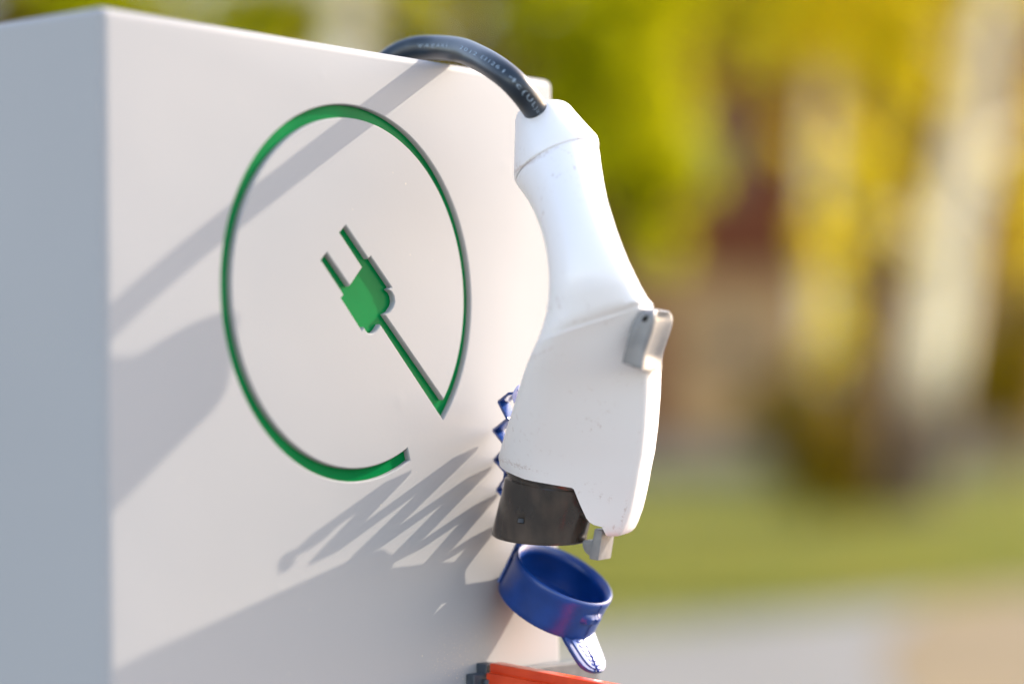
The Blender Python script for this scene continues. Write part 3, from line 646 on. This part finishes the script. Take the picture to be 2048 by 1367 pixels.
tree('leafy_tree', 'lime green leafy tree hanging just right of the charging plug', 'tree',
     [ground_pt(1020, Y + 2), at(1025, 600, Y + 2), at(1040, 250, Y + 1), at(1080, -100, Y + .5), at(1100, -500, Y), at(1110, -900, Y)], .12, .06, 'bark', 'leaf_lime',
     [bl(1240, 90, Y, 300, 330, 2600), bl(1270, 300, Y, 280, 260, 2100), bl(1275, 420, Y, 150, 190, 900), bl(1130, 200, Y, 200, 260, 1200), bl(1050, 40, Y, 200, 150, 700), bl(1170, -200, Y, 700, 350, 2100), bl(1100, -650, Y, 900, 500, 2520)], .07)
Y = 19
tree('leafy_tree', 'lime green tree seen over the cabinet top at the left', 'tree',
     [ground_pt(690, Y), at(700, 600, Y), at(705, 250, Y), at(700, -60, Y), at(690, -400, Y), at(680, -900, Y)], .17, .08, 'birch', 'leaf_lime',
     [bl(240, 20, Y, 260, 200, 1700), bl(400, 40, Y, 180, 160, 700), bl(570, 40, Y, 180, 200, 900), bl(840, 20, Y, 120, 150, 650), bl(300, -250, Y, 700, 300, 1680), bl(750, -350, Y, 700, 400, 1890), bl(650, -850, Y, 900, 600, 2520)], .07)
Y = 31
tree('oak_tree', 'dark brown gnarled trunk between the two birches, rooted in grass', 'tree',
     [ground_pt(1720, Y), at(1722, 900, Y), at(1725, 700, Y), at(1745, 500, Y), at(1770, 250, Y), at(1790, -50, Y), at(1800, -500, Y)], .42, .2, 'bark', 'leaf_dark',
     [bl(1500, 70, Y, 200, 200, 900), bl(1400, 20, Y, 200, 120, 500), bl(1800, 330, Y, 120, 300, 500), bl(1760, -250, Y, 900, 400, 2520), bl(1500, -550, Y, 1000, 500, 2520)], .09)
Y = 30
sh = empty('shrub', ground_pt(1600, Y)); tag(sh, 'low dark olive shrub at the foot of the brown trunk', 'shrub')
part('stem', trunk_mesh('stem', [ground_pt(1610, Y), at(1605, 960, Y), at(1600, 860, Y)], .03, .012, [(ground_pt(1610, Y) + Vector((0, 0, .1)), at(1570, 900, Y), .015), (ground_pt(1610, Y) + Vector((0, 0, .1)), at(1650, 880, Y), .015)]), M['bark'], sh)
part('foliage', leaf_mesh('foliage', [bl(1600, 900, Y, 220, 200, 2600), bl(1590, 800, Y, 170, 190, 1200), bl(1690, 960, Y, 200, 130, 1400)], .05), M['leaf_dark'], sh)
Y = 34
sh = empty('shrub', ground_pt(1960, Y)); tag(sh, 'golden green bush at the right edge behind the pale birch', 'shrub')
part('stem', trunk_mesh('stem', [ground_pt(1960, Y), at(1958, 900, Y), at(1950, 740, Y)], .04, .015, [(ground_pt(1960, Y) + Vector((0, 0, .2)), at(2020, 760, Y), .02)]), M['bark'], sh)
part('foliage', leaf_mesh('foliage', [bl(1960, 760, Y, 260, 230, 2200), bl(2060, 680, Y, 160, 400, 2000)], .07), M['leaf_dark'], sh)

# house: red-brown timber upper storey, tan ground floor
M['timber'] = mat('red_brown_timber', (.13, .045, .02), .8, .2); noise_col(M['timber'], (.085, .022, .008), (.15, .042, .015), 3, .35, .65, 5, (.2, 1, 6))
M['tan'] = mat('tan_render', (.34, .20, .09), .85, .2); noise_col(M['tan'], (.28, .16, .075), (.40, .24, .11), 1.2)
M['roof'] = mat('dark_brown_roof', (.06, .03, .02), .8); M['pane'] = mat('dark_glass', (.03, .015, .012), .1, .8)
M['plinth'] = mat('grey_plinth', (.22, .18, .14), .9)
YH = 56; kx = YH / F_PX
xl, xr = at(1230, 900, YH).x, at(2250, 900, YH).x
hz_ = lambda y: at(1500, y, YH).z
house = empty('house', ((xl + xr) / 2, YH + 4, 0)); tag(house, 'red-brown timber house with tan ground floor behind the birches', 'house')
def hb(name, x0, x1, z0, z1, y0, y1, mt, par=house):
    return part(name, bevel_box(name, (x0, y0, z0), (x1, y1, z1), .01, 1), M[mt], house) if par is house else None
hb('plinth', xl - .05, xr + .05, 0, hz_(880), YH - .05, YH + 8, 'plinth')
hb('ground_floor', xl, xr, hz_(880), hz_(545), YH, YH + 8, 'tan')
hb('upper_wall', xl - .15, xr + .15, hz_(545), hz_(-80), YH - .2, YH + 8.2, 'timber')
rf = prism('roof', [Vector((xl - .8, YH - 1, hz_(-80))), Vector((xl - .8, YH + 9, hz_(-80))), Vector((xl - .8, YH + 4, hz_(-80) + 3.2))], Vector((xr - xl + 1.6, 0, 0)))
part('roof', rf, M['roof'], house)
def window(x0, x1, y0, y1, deep=.0, trim='tan'):
    a, b_, c, d = at(x0, 900, YH).x, at(x1, 900, YH).x, hz_(y1), hz_(y0)
    yf = YH - (.2 if y1 < 545 else 0)
    f = part('window', bevel_box('window', (a - .08, yf - .05, c - .08), (b_ + .08, yf + .02, d + .08), .01, 1), M[trim], house)
    p = part('pane', bevel_box('pane', (a, yf - .06, c), (b_, yf - .04, d)), M['pane'], house); p.parent = f
    return f
window(1425, 1515, 640, 740); window(1700, 1790, 640, 740); window(1960, 2050, 640, 740)
window(1400, 1480, 250, 390, trim='timber'); window(1760, 1840, 250, 390, trim='timber')
dr = part('door', bevel_box('door', (at(1255, 900, YH).x, YH - .05, hz_(880)), (at(1335, 900, YH).x, YH + .02, hz_(600)), .01, 1), M['timber'], house)
hd = part('door_handle', bevel_box('door_handle', (at(1325, 900, YH).x, YH - .1, 1.2), (at(1328, 900, YH).x, YH - .06, 1.35)), M['plinth'], house); hd.parent = dr

# far woodland closing the view: one mass nobody could count
blobs = []
for i in range(26):
    x = -34 + i * 3.0 + rng.uniform(-.8, .8); yy = 78 + rng.uniform(-4, 6); h = rng.uniform(13, 17)
    for z in np.arange(.8, h + 6, 1.9): blobs.append(((x + rng.uniform(-.6, .6), yy + rng.uniform(-1, 1), z), (3.4, 2.6, 2.4), 260))
for i in range(-12, 16):
    x = -34 + i * 4.6; yy = 92 + rng.uniform(-3, 3)
    for z in np.arange(1, 22, 2.6): blobs.append(((x, yy, z), (4.6, 2, 3.4), 420))
fw = link('far_woodland', leaf_mesh('far_woodland', blobs, .34), M['leaf_dark']); tag(fw, 'dark olive woodland closing the view behind the trees', 'woodland', kind='stuff')

# grass blades on the lawn in view
n = 26000
gy = 14.5 + 34 * rng.random(n) ** 1.6; gx = (rng.random(n) * 1.15 - .12) * .215 * gy
edge = np.interp(gx, [-40, -2.5, .4, 3.4, 5.2, 40], [11, 12.2, 13.2, 16.4, 17.4, 22.5]); k = gy > edge + .05; gx, gy = gx[k], gy[k]; n = len(gx)
hh = rng.uniform(.04, .11, n); an = rng.uniform(0, math.pi, n); w = .012
V = np.stack([np.stack([gx - np.cos(an) * w, gy - np.sin(an) * w, np.zeros(n)], 1), np.stack([gx + np.cos(an) * w, gy + np.sin(an) * w, np.zeros(n)], 1),
              np.stack([gx + rng.normal(0, .03, n), gy + rng.normal(0, .03, n), hh], 1)], 1).reshape(-1, 3)
me = bpy.data.meshes.new('grass'); me.vertices.add(3 * n); me.vertices.foreach_set('co', V.ravel()); me.loops.add(3 * n); me.loops.foreach_set('vertex_index', np.arange(3 * n))
me.polygons.add(n); me.polygons.foreach_set('loop_start', np.arange(0, 3 * n, 3)); me.polygons.foreach_set('loop_total', np.full(n, 3)); me.update()
M['blade'] = foliage_mat('grass_blades', (.12, .15, .035), (.22, .20, .045), .5)
tag(link('grass', me, M['blade']), 'short green grass beyond the pavement', 'grass', kind='stuff')
